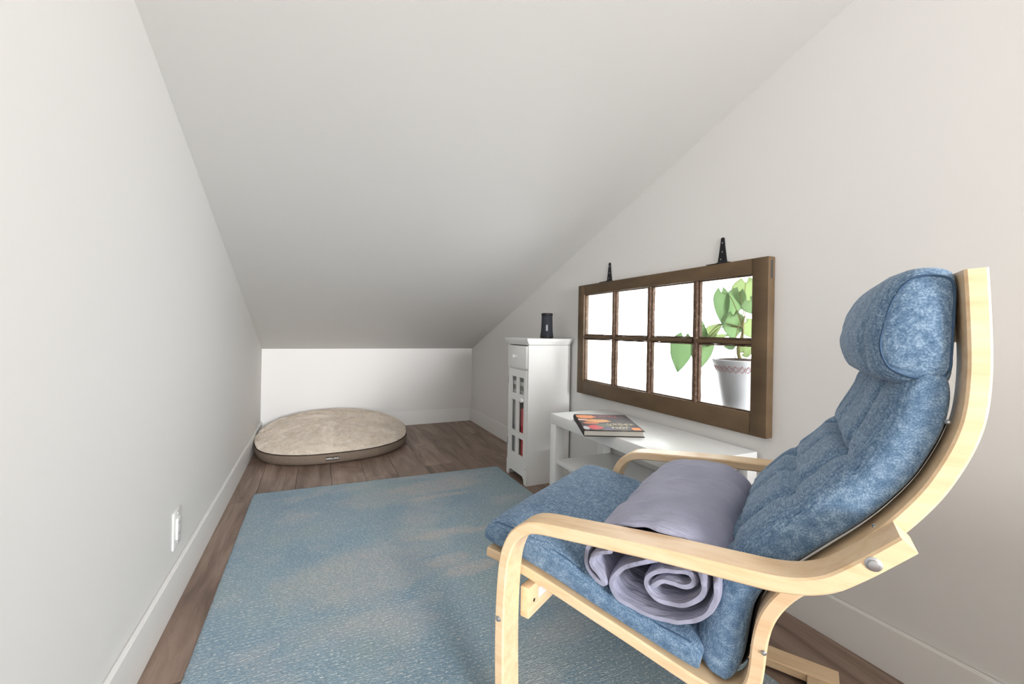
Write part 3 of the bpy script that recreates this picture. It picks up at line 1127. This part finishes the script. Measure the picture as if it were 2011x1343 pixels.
for i in range(nb):
    bm.faces.new((bord[i], bord[(i + 1) % nb], low[(i + 1) % nb], low[i]))
bm.faces.new(low)
from_bm('pile', bm, M_RUG, rug, angle=60)

# ------------------------------------------------------------------ dog bed
BC = Vector((0.135, 3.50, 0))
bed = thing('dog_bed', 'round dog bed with cream fleece top and brown side in the far left corner', 'pet bed', BC)
BRX, BRY = 0.535, 0.475


def bed_lift(y):
    t = max(0.0, min(1.0, (y + 0.30) / 0.75))
    return 0.115 * t * t


def bed_out(a):
    w = 1 + 0.012 * math.sin(3 * a + 1) + 0.008 * math.sin(5 * a)
    n = 2.25
    c, s = math.cos(a), math.sin(a)
    r = 1.0 / (abs(c) ** n + abs(s) ** n) ** (1 / n)
    return BRX * r * c * w, BRY * r * s * w


def fleece_mat():
    t = NT('cream_fleece').set(0.95, 0.1)
    n = t.noise(t.coord('Object', (1, 1, 1)), 26, 5, 0.65)
    t.base(t.ramp(n, [(0.25, rgb(214, 199, 181)), (0.5, rgb(232, 219, 203)), (0.75, rgb(243, 233, 220))]))
    t.bump(t.noise(t.coord(), 130, 3), 0.6, 0.006)
    t.b.inputs['Sheen Weight'].default_value = 0.3
    return t.m


M_FLEECE = fleece_mat()
M_SUEDE = plain('brown_microfibre', rgb(126, 112, 99), 0.85, 0.15, 0, 0.25, 50)
M_SEAM = plain('dark_piping', rgb(60, 50, 44), 0.8, 0.2)
EDGE = 0.078
NA = 120


def bed_top(x, y, r):
    """height of the fleece at relative radius r"""
    d = max(0.0, 1 - r ** 2.4)
    z = EDGE + 0.088 * d + bed_lift(y)
    z += 0.008 * d * mnoise.noise((x * 7, y * 7, 1.3)) + 0.006 * mnoise.noise((x * 22, y * 22, 4))
    return z


bm = bmesh.new()
NR = 34
rings = []
ctr = bm.verts.new((0, 0, bed_top(0, 0, 0)))
for i in range(1, NR + 1):
    r = i / NR
    ring = []
    for k in range(NA):
        ox, oy = bed_out(2 * math.pi * k / NA)
        x, y = ox * r, oy * r
        ring.append(bm.verts.new((x, y, bed_top(x, y, r))))
    rings.append(ring)
for k in range(NA):
    bm.faces.new((ctr, rings[0][k], rings[0][(k + 1) % NA]))
for i in range(NR - 1):
    for k in range(NA):
        bm.faces.new((rings[i][k], rings[i + 1][k], rings[i + 1][(k + 1) % NA], rings[i][(k + 1) % NA]))
# tuck under the edge
ring2 = []
for k in range(NA):
    v = rings[-1][k].co
    ring2.append(bm.verts.new((v.x * 0.97, v.y * 0.97, v.z - 0.02)))
for k in range(NA):
    bm.faces.new((rings[-1][k], ring2[k], ring2[(k + 1) % NA], rings[-1][(k + 1) % NA]))
fle = from_bm('fleece_top', bm, M_FLEECE, bed, angle=80)
# side band
bm = bmesh.new()
prof = [(1.0, 1.0), (1.008, 0.85), (1.012, 0.6), (1.008, 0.32), (0.985, 0.1), (0.94, 0.015)]
rings = []
for (s, h) in prof:
    ring = []
    for k in range(NA):
        a = 2 * math.pi * k / NA
        ox, oy = bed_out(a)
        crease = 1 - 0.012 * math.exp(-((h - 0.34) / 0.12) ** 2) * (1 if -2.9 < (a if a < math.pi else a - 2 * math.pi) < -1.4 else 0.2)
        lf = bed_lift(oy)
        ring.append(bm.verts.new((ox * s * crease, oy * s * crease, 0.001 + h * (EDGE - 0.002) + lf * (0.25 + 0.75 * min(1, h * 1.2)) * (1 if h > 0.05 else 0.9) + 0.002 * mnoise.noise((ox * 20, oy * 20, h * 4)))))
    rings.append(ring)
for i in range(len(rings) - 1):
    for k in range(NA):
        bm.faces.new((rings[i][k], rings[i + 1][k], rings[i + 1][(k + 1) % NA], rings[i][(k + 1) % NA]))
bm.faces.new(rings[-1])
side = from_bm('side_band', bm, M_SUEDE, bed, angle=80)
pts = []
for k in range(NA + 1):
    ox, oy = bed_out(2 * math.pi * k / NA)
    pts.append((ox * 1.004, oy * 1.004, EDGE - 0.005 + bed_lift(oy)))
tube('piping', pts, 0.003, M_SEAM, bed, 6, 200)
# fleece strands
sv, sf = [], []
for k in range(26000):
    a = random.uniform(0, 2 * math.pi)
    r = math.sqrt(random.random()) * 1.0
    ox, oy = bed_out(a)
    x, y = ox * r, oy * r
    z = bed_top(x, y, r)
    ln = random.uniform(0.008, 0.017)
    d = mnoise.noise((x * 9, y * 9, 8)) * 5 + random.uniform(-0.7, 0.7)
    lean = random.uniform(0.4, 1.4)
    tip = (x + math.cos(d) * ln * lean * 0.7, y + math.sin(d) * ln * lean * 0.7, z + ln * 0.6)
    w = 0.0013
    i = len(sv)
    sv += [(x - math.sin(d) * w, y + math.cos(d) * w, z - 0.002), (x + math.sin(d) * w, y - math.cos(d) * w, z - 0.002), tip]
    sf.append((i, i + 1, i + 2))
me = bpy.data.meshes.new('fleece_pile')
me.from_pydata(sv, [], sf)
fp = link_mesh('fleece_pile', me, M_FLEECE, fle, angle=None)
tag(fp, 'short cream fleece strands', kind='stuff')
# woven label on the front
la = math.radians(-90 - 3)
lx, ly = bed_out(la)
tagp = box('brand_tag', -0.042, 0.042, -0.0015, 0.0015, -0.011, 0.011, M_SEAM, bed, 0.0005, 1)
tagp.location = (lx, ly * 1.014 - 0.001, 0.041)
tagp.rotation_euler = (math.radians(-4), 0, math.radians(-1))
tag(tagp, 'black woven tag with white lettering')
fc = bpy.data.curves.new('lettering', 'FONT')
fc.body = 'KIRKLAND'
fc.size = 0.0165
fc.align_x = 'CENTER'
fc.align_y = 'CENTER'
fc.extrude = 0.0003
tmp = bpy.data.objects.new('tmp_text', fc)
col.objects.link(tmp)
bpy.context.view_layer.update()
dg = bpy.context.evaluated_depsgraph_get()
tme = bpy.data.meshes.new_from_object(tmp.evaluated_get(dg))
bpy.data.objects.remove(tmp)
let = link_mesh('tag_lettering', tme, M_PLASTIC, tagp, (0, -0.0019, 0), angle=None)
let.rotation_euler = (math.radians(90), 0, 0)

# ------------------------------------------------------------------ armchair
RZ = math.radians(29.8 - 90)
chair = thing('armchair', 'bentwood armchair of pale birch with blue fabric cushions standing on the rug', 'armchair', (0.398, 0.745, 0.0), RZ)
# local axes: x towards the back of the chair, y across (away from the camera), z up
Z0 = RT + 0.002
arm_path = [(0.53, Z0 + 0.013), (0.30, Z0 + 0.012), (0.06, Z0 + 0.012), (-0.02, Z0 + 0.016), (-0.055, Z0 + 0.036), (-0.071, Z0 + 0.075), (-0.075, 0.16), (-0.077, 0.25), (-0.076, 0.33), (-0.071, 0.405),
            (-0.062, 0.447), (-0.044, 0.482), (-0.018, 0.504), (0.015, 0.515), (0.088, 0.523), (0.18, 0.532), (0.257, 0.539), (0.363, 0.546),
            (0.415, 0.550), (0.450, 0.558), (0.480, 0.573), (0.504, 0.594), (0.526, 0.616), (0.558, 0.650)]
for y0 in (0.0, 0.62):
    band('arm_frame', arm_path, 0.0235, y0, y0 + 0.06, M_BIRCH, chair, 0.003, 150)
s_path = [(0.626, 1.001), (0.628, 0.966), (0.6305, 0.908), (0.631, 0.867), (0.6285, 0.823), (0.6225, 0.788), (0.610, 0.749), (0.589, 0.702), (0.559, 0.654),
          (0.528, 0.614), (0.490, 0.572), (0.458, 0.537), (0.431, 0.507), (0.4125, 0.478), (0.4005, 0.448), (0.3935, 0.41), (0.391, 0.377), (0.386, 0.346), (0.372, 0.318), (0.345, 0.303),
          (0.310, 0.304), (0.27, 0.311), (0.19, 0.328), (0.10, 0.346), (0.0, 0.366), (-0.065, 0.377), (-0.12, 0.383), (-0.163, 0.386)]
for y0 in (0.064, 0.561):
    band('seat_back_frame', s_path, 0.0225, y0, y0 + 0.055, M_BIRCH, chair, 0.003, 150)
# canvas sling between the two curved frames
sl = [p for p in s_path if p[1] < 0.99]
band('canvas_sling', [(0.6105, 0.79), (0.599, 0.755), (0.579, 0.71), (0.55, 0.664), (0.520, 0.626), (0.482, 0.585), (0.449, 0.549), (0.421, 0.516), (0.4005, 0.484),
                      (0.388, 0.45), (0.381, 0.41), (0.3785, 0.377), (0.372, 0.35), (0.36, 0.332), (0.34, 0.319), (0.31, 0.318), (0.27, 0.325), (0.19, 0.342), (0.10, 0.360), (0.0, 0.380), (-0.065, 0.391), (-0.12, 0.3965), (-0.15, 0.398)],
     0.003, 0.118, 0.562, plain('dark_canvas', rgb(70, 64, 58), 0.9, 0.1), chair, 0.0008, 120)
box('front_rail', -0.0635, -0.0405, 0.06, 0.62, 0.277, 0.345, M_BIRCH_Y, chair, 0.003)
box('rear_rail', 0.462, 0.529, 0.06, 0.62, Z0 + 0.002, Z0 + 0.024, M_BIRCH_Y, chair, 0.003)
box('back_rail', 0.618, 0.640, 0.119, 0.561, 0.905, 0.965, M_BIRCH_Y, chair, 0.003)
box('seat_rail', 0.02, 0.075, 0.119, 0.561, 0.325, 0.345, M_BIRCH_Y, chair, 0.003)
st = box('paper_sticker', -0.0402, -0.0398, 0.10, 0.15, 0.305, 0.328, M_PLASTIC, chair)
tag(st, 'small white printed sticker')


def bolt(name, loc, r, outward=-1, parent=None):
    o = lathe(name, [(r, 0.0), (r, outward * 0.0012), (r * 0.72, outward * 0.0022), (r * 0.6, outward * 0.0045), (r * 0.3, outward * 0.005)], M_STEEL, parent or chair, loc, 20, axis='Y')
    return o


for s, y in ((-1, 0.0), (1, 0.68)):
    bolt('bolt', (0.524, y, 0.616), 0.0092, s)
    bolt('bolt', (-0.0775, y, 0.298), 0.006, s)
    bolt('bolt', (0.500, y, Z0 + 0.0125), 0.005, s)
for (x, z) in ((0.403, 0.405),):
    bolt('bolt', (0.4005, 0.0642, z), 0.004, -1)
# hollow for the rail screw
lathe('screw_hole', [(0.004, 0.0), (0.004, 0.0006)], M_DARK, chair, (-0.0405, 0.082, 0.31), 14, axis='X')


def pad(name, base, y0, y1, th0, crown, parent, dips, n=90, nv=56, ex=5.0, skew=0.0, m=None):
    """upholstered pad: base curve in (x,z) (underside), normal to the left of the curve, dips(s, yrel) lowers the top"""
    p = catmull(base, n)
    nn = normals2(p)
    L = sum(math.dist(p[i], p[i + 1]) for i in range(n - 1))
    bm = bmesh.new()
    top, bot = [], []
    for i in range(n):
        w = -1 + 2 * i / (n - 1)
        ws = math.sin(w * math.pi / 2)
        # even resample with denser stations at the ends
        f = (ws + 1) / 2 * (n - 1)
        a = min(int(f), n - 2)
        t = f - a
        q = (p[a][0] + (p[a + 1][0] - p[a][0]) * t, p[a][1] + (p[a + 1][1] - p[a][1]) * t)
        k = (nn[a][0] + (nn[a + 1][0] - nn[a][0]) * t, nn[a][1] + (nn[a + 1][1] - nn[a][1]) * t)
        s = f / (n - 1) * L
        th = th0(s / L) if callable(th0) else th0
        rt, rb = [], []
        for j in range(nv + 1):
            v = math.sin((-1 + 2 * j / nv) * math.pi / 2)
            y = (y0 + y1) / 2 + v * (y1 - y0) / 2
            e = max(0.0, (1 - abs(v) ** 20) * (1 - abs(ws) ** 14)) ** (1 / 2.6)
            hh = th / 2
            cr = crown * (max(0, (1 - abs(v) ** 2.4) * (1 - abs(ws) ** 4)) ** 0.6)
            d = dips(s / L, v) * (e ** 2)
            nz = 0.0025 * mnoise.noise((q[0] * 16, y * 16, q[1] * 16 + 2)) + 0.0012 * mnoise.noise((q[0] * 45, y * 45, q[1] * 45))
            bul = 0.004 * (1 - e)
            ht = hh + e * hh + cr - d + nz * e
            hb = (hh - e * hh) * 0.5
            rt.append(bm.verts.new((q[0] + k[0] * ht, y, q[1] + k[1] * ht)))
            rb.append(bm.verts.new((q[0] + k[0] * hb, y, q[1] + k[1] * hb)))
        top.append(rt)
        bot.append(rb)
    for i in range(n - 1):
        for j in range(nv):
            bm.faces.new((top[i][j], top[i + 1][j], top[i + 1][j + 1], top[i][j + 1]))
            bm.faces.new((bot[i][j], bot[i][j + 1], bot[i + 1][j + 1], bot[i + 1][j]))
    for i in range(n - 1):
        for j in (0, nv):
            bm.faces.new((top[i][j], top[i + 1][j], bot[i + 1][j], bot[i][j]))
    for j in range(nv):
        for i in (0, n - 1):
            bm.faces.new((top[i][j], top[i][j + 1], bot[i][j + 1], bot[i][j]))
    bmesh.ops.remove_doubles(bm, verts=bm.verts, dist=0.0003)
    return from_bm(name, bm, m or M_DENIM, parent, angle=75), p, nn


def G(x, c, w):
    return math.exp(-((x - c) / w) ** 2)


def seat_dips(s, v):
    d = 0.012 * G(s, 0.50, 0.015) * (1 if abs(v) < 0.8 else 0.4)
    d += 0.012 * G(s, 0.76, 0.014) * (1 if abs(v) < 0.66 else 0)
    d += 0.010 * (G(v, -0.70, 0.03) + G(v, 0.70, 0.03)) * (1 if s > 0.5 else 0)
    d += 0.006 * (G(v, 0.0, 0.03)) * (1 if s > 0.5 else 0)
    return d


def back_dips(s, v):
    d = 0.016 * (G(v, -0.62, 0.035) + G(v, 0.62, 0.035))
    inner = 1.0 if abs(v) < 0.62 else 0.35
    for c in (0.30, 0.50, 0.70):
        d += 0.018 * G(s, c, 0.017) * inner
        d += 0.010 * G(s, c, 0.03) * (G(v, -0.62, 0.08) + G(v, 0.62, 0.08))
    d += 0.008 * G(v, 0.0, 0.03)
    return d


seat_base = [(0.302, 0.3205), (0.27, 0.3275), (0.19, 0.3445), (0.10, 0.3625), (0.0, 0.3825), (-0.065, 0.394), (-0.12, 0.400), (-0.172, 0.403)]
seat_base = seat_base[::-1]
def seat_th(u):
    k = max(0.0, min(1.0, (u - 0.38) / 0.3))
    k = k * k * (3 - 2 * k)
    return 0.064 - 0.024 * k + 0.010 * max(0.0, (u - 0.85) / 0.15)


seat, sp, sn = pad('seat_cushion', seat_base, 0.0655, 0.6145, seat_th, 0.010, chair, seat_dips)
back_base = [(0.362, 0.316), (0.367, 0.34), (0.372, 0.37), (0.3765, 0.41), (0.384, 0.452), (0.397, 0.485), (0.418, 0.518), (0.446, 0.551), (0.479, 0.587), (0.517, 0.628), (0.547, 0.666), (0.576, 0.711), (0.596, 0.756), (0.6075, 0.79), (0.6135, 0.823), (0.616, 0.858)]
def back_th(u):
    return 0.080 - 0.020 * min(1.0, u / 0.2)


back, bp, bn = pad('back_cushion', back_base, 0.084, 0.596, back_th, 0.020, chair, back_dips)


def edge_piping(p, nn, th, y0, y1, parent):
    n = len(p)
    for v in (-0.962, 0.962):
        y = (y0 + y1) / 2 + v * (y1 - y0) / 2
        pts = []
        for i in range(4, n - 4, 3):
            w = abs(-1 + 2 * i / (n - 1))
            e = ((1 - abs(v) ** 20) * (1 - w ** 14)) ** (1 / 2.6)
            h = th(i / (n - 1)) / 2 * (1 + e) + 0.0005
            pts.append((p[i][0] + nn[i][0] * h, y, p[i][1] + nn[i][1] * h))
        tube('piping', pts, 0.0018, M_DENIM, parent, 6, 90)


edge_piping(sp, sn, seat_th, 0.0655, 0.6145, seat)
ks = 47
pts = []
for k in range(13):
    v = -0.93 + 1.86 * k / 12
    cr = 0.010 * ((1 - abs(v) ** 2.4) ** 0.6)
    h = seat_th(ks / 89) + cr - 0.012 * (1 if abs(v) < 0.8 else 0.4) + 0.0012
    pts.append((sp[ks][0] + sn[ks][0] * h, 0.34 + v * 0.2745, sp[ks][1] + sn[ks][1] * h))
tube('piping', pts, 0.0014, M_DENIM, seat, 6, 40)
edge_piping(bp, bn, back_th, 0.084, 0.596, back)

# head cushion: rounded bolster hung over the top of the back
hp = [(0.617, 0.985), (0.612, 1.006), (0.592, 1.014), (0.568, 1.010), (0.552, 0.990), (0.541, 0.962), (0.533, 0.925), (0.529, 0.895), (0.534, 0.868), (0.546, 0.849), (0.569, 0.839), (0.596, 0.838), (0.611, 0.848), (0.6145, 0.885), (0.616, 0.94)]
hc = catmull(hp + [hp[0]], 64)[:-1]
cx, cz = 0.582, 0.925
bm = bmesh.new()
rings = []
ny_ = 48
for j in range(ny_ + 1):
    v = math.sin((-1 + 2 * j / ny_) * math.pi / 2)
    y = 0.340 + v * 0.262
    e = max(0.0, 1 - abs(v) ** 26) ** (1 / 2.6)
    bulge = 0.020 * max(0, 1 - abs(v) ** 2.5)
    ring = []
    for (x, z) in hc:
        dx, dz = x - cx, z - cz
        fr = max(0.0, min(1.0, (0.60 - x) / 0.06))
        sag = 0.006 * mnoise.noise((x * 18, y * 5, z * 18)) + 0.003 * mnoise.noise((x * 20, y * 30, z * 30))
        seamd = 0.006 * (G(v, -0.80, 0.025) + G(v, 0.80, 0.025)) * fr
        ring.append(bm.verts.new((cx + dx * e - (bulge - seamd - sag) * fr, y, cz + dz * (e * 0.97 + 0.03 * (1 - abs(v))))))
    rings.append(ring)
nh = len(hc)
for j in range(ny_):
    for k in range(nh):
        bm.faces.new((rings[j][k], rings[j][(k + 1) % nh], rings[j + 1][(k + 1) % nh], rings[j + 1][k]))
bmesh.ops.remove_doubles(bm, verts=bm.verts, dist=0.0003)
head = from_bm('head_cushion', bm, M_DENIM, chair, angle=75)
for v in (-0.965, 0.965):
    e = (1 - abs(v) ** 26) ** (1 / 2.6)
    pts = []
    for (x, z) in hc[::3]:
        fr = max(0.0, min(1.0, (0.60 - x) / 0.06))
        pts.append((cx + (x - cx) * e * 1.012 - 0.020 * max(0, 1 - abs(v) ** 2.5) * fr, 0.340 + v * 0.262, cz + (z - cz) * (e * 0.97 + 0.03 * (1 - abs(v))) * 1.012))
    tube('piping', pts + [pts[0]], 0.0018, M_DENIM, head, 6, 100)
M_SEAMBLUE = plain('blue_stitching', rgb(74, 97, 124), 0.9, 0.1)
for o in bpy.data.objects:
    if o.name.startswith('piping') and o.parent in (seat, back, head):
        o.data.materials.clear()
        o.data.materials.append(M_SEAMBLUE)
for (x, z) in ((0.533, 0.637), (0.606, 0.798), (0.398, 0.468), (0.383, 0.396)):
    bolt('snap_stud', (x, 0.0835, z), 0.0032, -1)

# ------------------------------------------------------------------ rolled quilt on the seat
roll = thing('rolled_quilt', 'grey lavender quilt rolled up and lying across the blue armchair seat', 'blanket', (0.398, 0.745, 0.004), RZ)
SCX, SCZ = 0.212, 0.463
TILT = math.radians(-12)


def el(cx, cz, rx, rz, a, tilt=TILT):
    x, z = rx * math.cos(a), rz * math.sin(a)
    return (cx + x * math.cos(tilt) - z * math.sin(tilt), cz + x * math.sin(tilt) + z * math.cos(tilt))


D = math.radians
spiral = []
# from the innermost fold outwards
for (x, z) in ((0.229, 0.450), (0.245, 0.464), (0.260, 0.466), (0.280, 0.467), (0.293, 0.474), (0.296, 0.484), (0.288, 0.490), (0.272, 0.489), (0.244, 0.482), (0.226, 0.471),
               (0.216, 0.456), (0.219, 0.441), (0.237, 0.429), (0.261, 0.430), (0.285, 0.440), (0.305, 0.460), (0.313, 0.479), (0.308, 0.496), (0.290, 0.507), (0.252, 0.504), (0.212, 0.488),
               (0.178, 0.466), (0.154, 0.443), (0.145, 0.425), (0.151, 0.409), (0.169, 0.398), (0.213, 0.394), (0.272, 0.402), (0.311, 0.428), (0.328, 0.462), (0.331, 0.488),
               (0.325, 0.513), (0.304, 0.534), (0.262, 0.546), (0.208, 0.546), (0.155, 0.534), (0.118, 0.510), (0.099, 0.480), (0.094, 0.452), (0.102, 0.430), (0.121, 0.418), (0.136, 0.416),
               (0.140, 0.425), (0.130, 0.440), (0.113, 0.456), (0.123, 0.475), (0.147, 0.488)):
    spiral.append((x, z))
q = catmull(spiral, 260)
qn = normals2(q)
QT = 0.0142
bm = bmesh.new()
ny_ = 44
Y0, Y1 = 0.050, 0.556
nq = len(q)
outr, innr = [], []
for j in range(ny_ + 1):
    t = j / ny_
    # wrinkles run round the roll; the far end is a little fatter and rounded
    ro, ri = [], []
    for i, (p, k) in enumerate(zip(q, qn)):
        f = i / (nq - 1)
        # layers that would touch the underside of the arm start further in
        up_ = max(0.0, min(1.0, (p[1] - 0.488) / 0.016))
        ys_ = Y0 + 0.016 * up_ + 0.006 * math.sin(f * 17) + 0.005 * mnoise.noise((f * 30, 0, 1))
        y = ys_ + (Y1 - ys_) * t
        rad = 1.0 + 0.07 * t
        endr = max(0.0, (t - 0.9) / 0.1)
        rad *= 1 - 0.16 * endr ** 2
        wr = 0.0045 * mnoise.noise((p[0] * 8 + y * 6, y * 22, p[1] * 8)) + 0.0045 * mnoise.noise((p[0] * 14 + y * 10, y * 9, p[1] * 14))
        wr += 0.002 * mnoise.noise((p[0] * 40, y * 60, p[1] * 40))
        half = QT / 2 * (0.9 + 0.25 * mnoise.noise((f * 40, y * 14, 3)))
        edge = 0.55 if j in (0, ny_) else 1.0
        for sgn, lst in ((1, ro), (-1, ri)):
            x = p[0] + k[0] * (half * edge * sgn + wr * (0.4 + 0.6 * f))
            z = p[1] + k[1] * (half * edge * sgn + wr * (0.4 + 0.6 * f))
            x = SCX + (x - SCX) * rad
            z = SCZ + (z - SCZ) * rad + 0.004 * t
            lst.append(bm.verts.new((x, y, z)))
    outr.append(ro)
    innr.append(ri)
for j in range(ny_):
    for i in range(nq - 1):
        bm.faces.new((outr[j][i], outr[j][i + 1], outr[j + 1][i + 1], outr[j + 1][i]))
        bm.faces.new((innr[j][i], innr[j + 1][i], innr[j + 1][i + 1], innr[j][i + 1]))
    for i in (0, nq - 1):
        bm.faces.new((outr[j][i], outr[j + 1][i], innr[j + 1][i], innr[j][i]))
for j in (0, ny_):
    for i in range(nq - 1):
        bm.faces.new((outr[j][i], innr[j][i], innr[j][i + 1], outr[j][i + 1]))
quilt = from_bm('quilt_body', bm, M_QUILT, roll, angle=70)
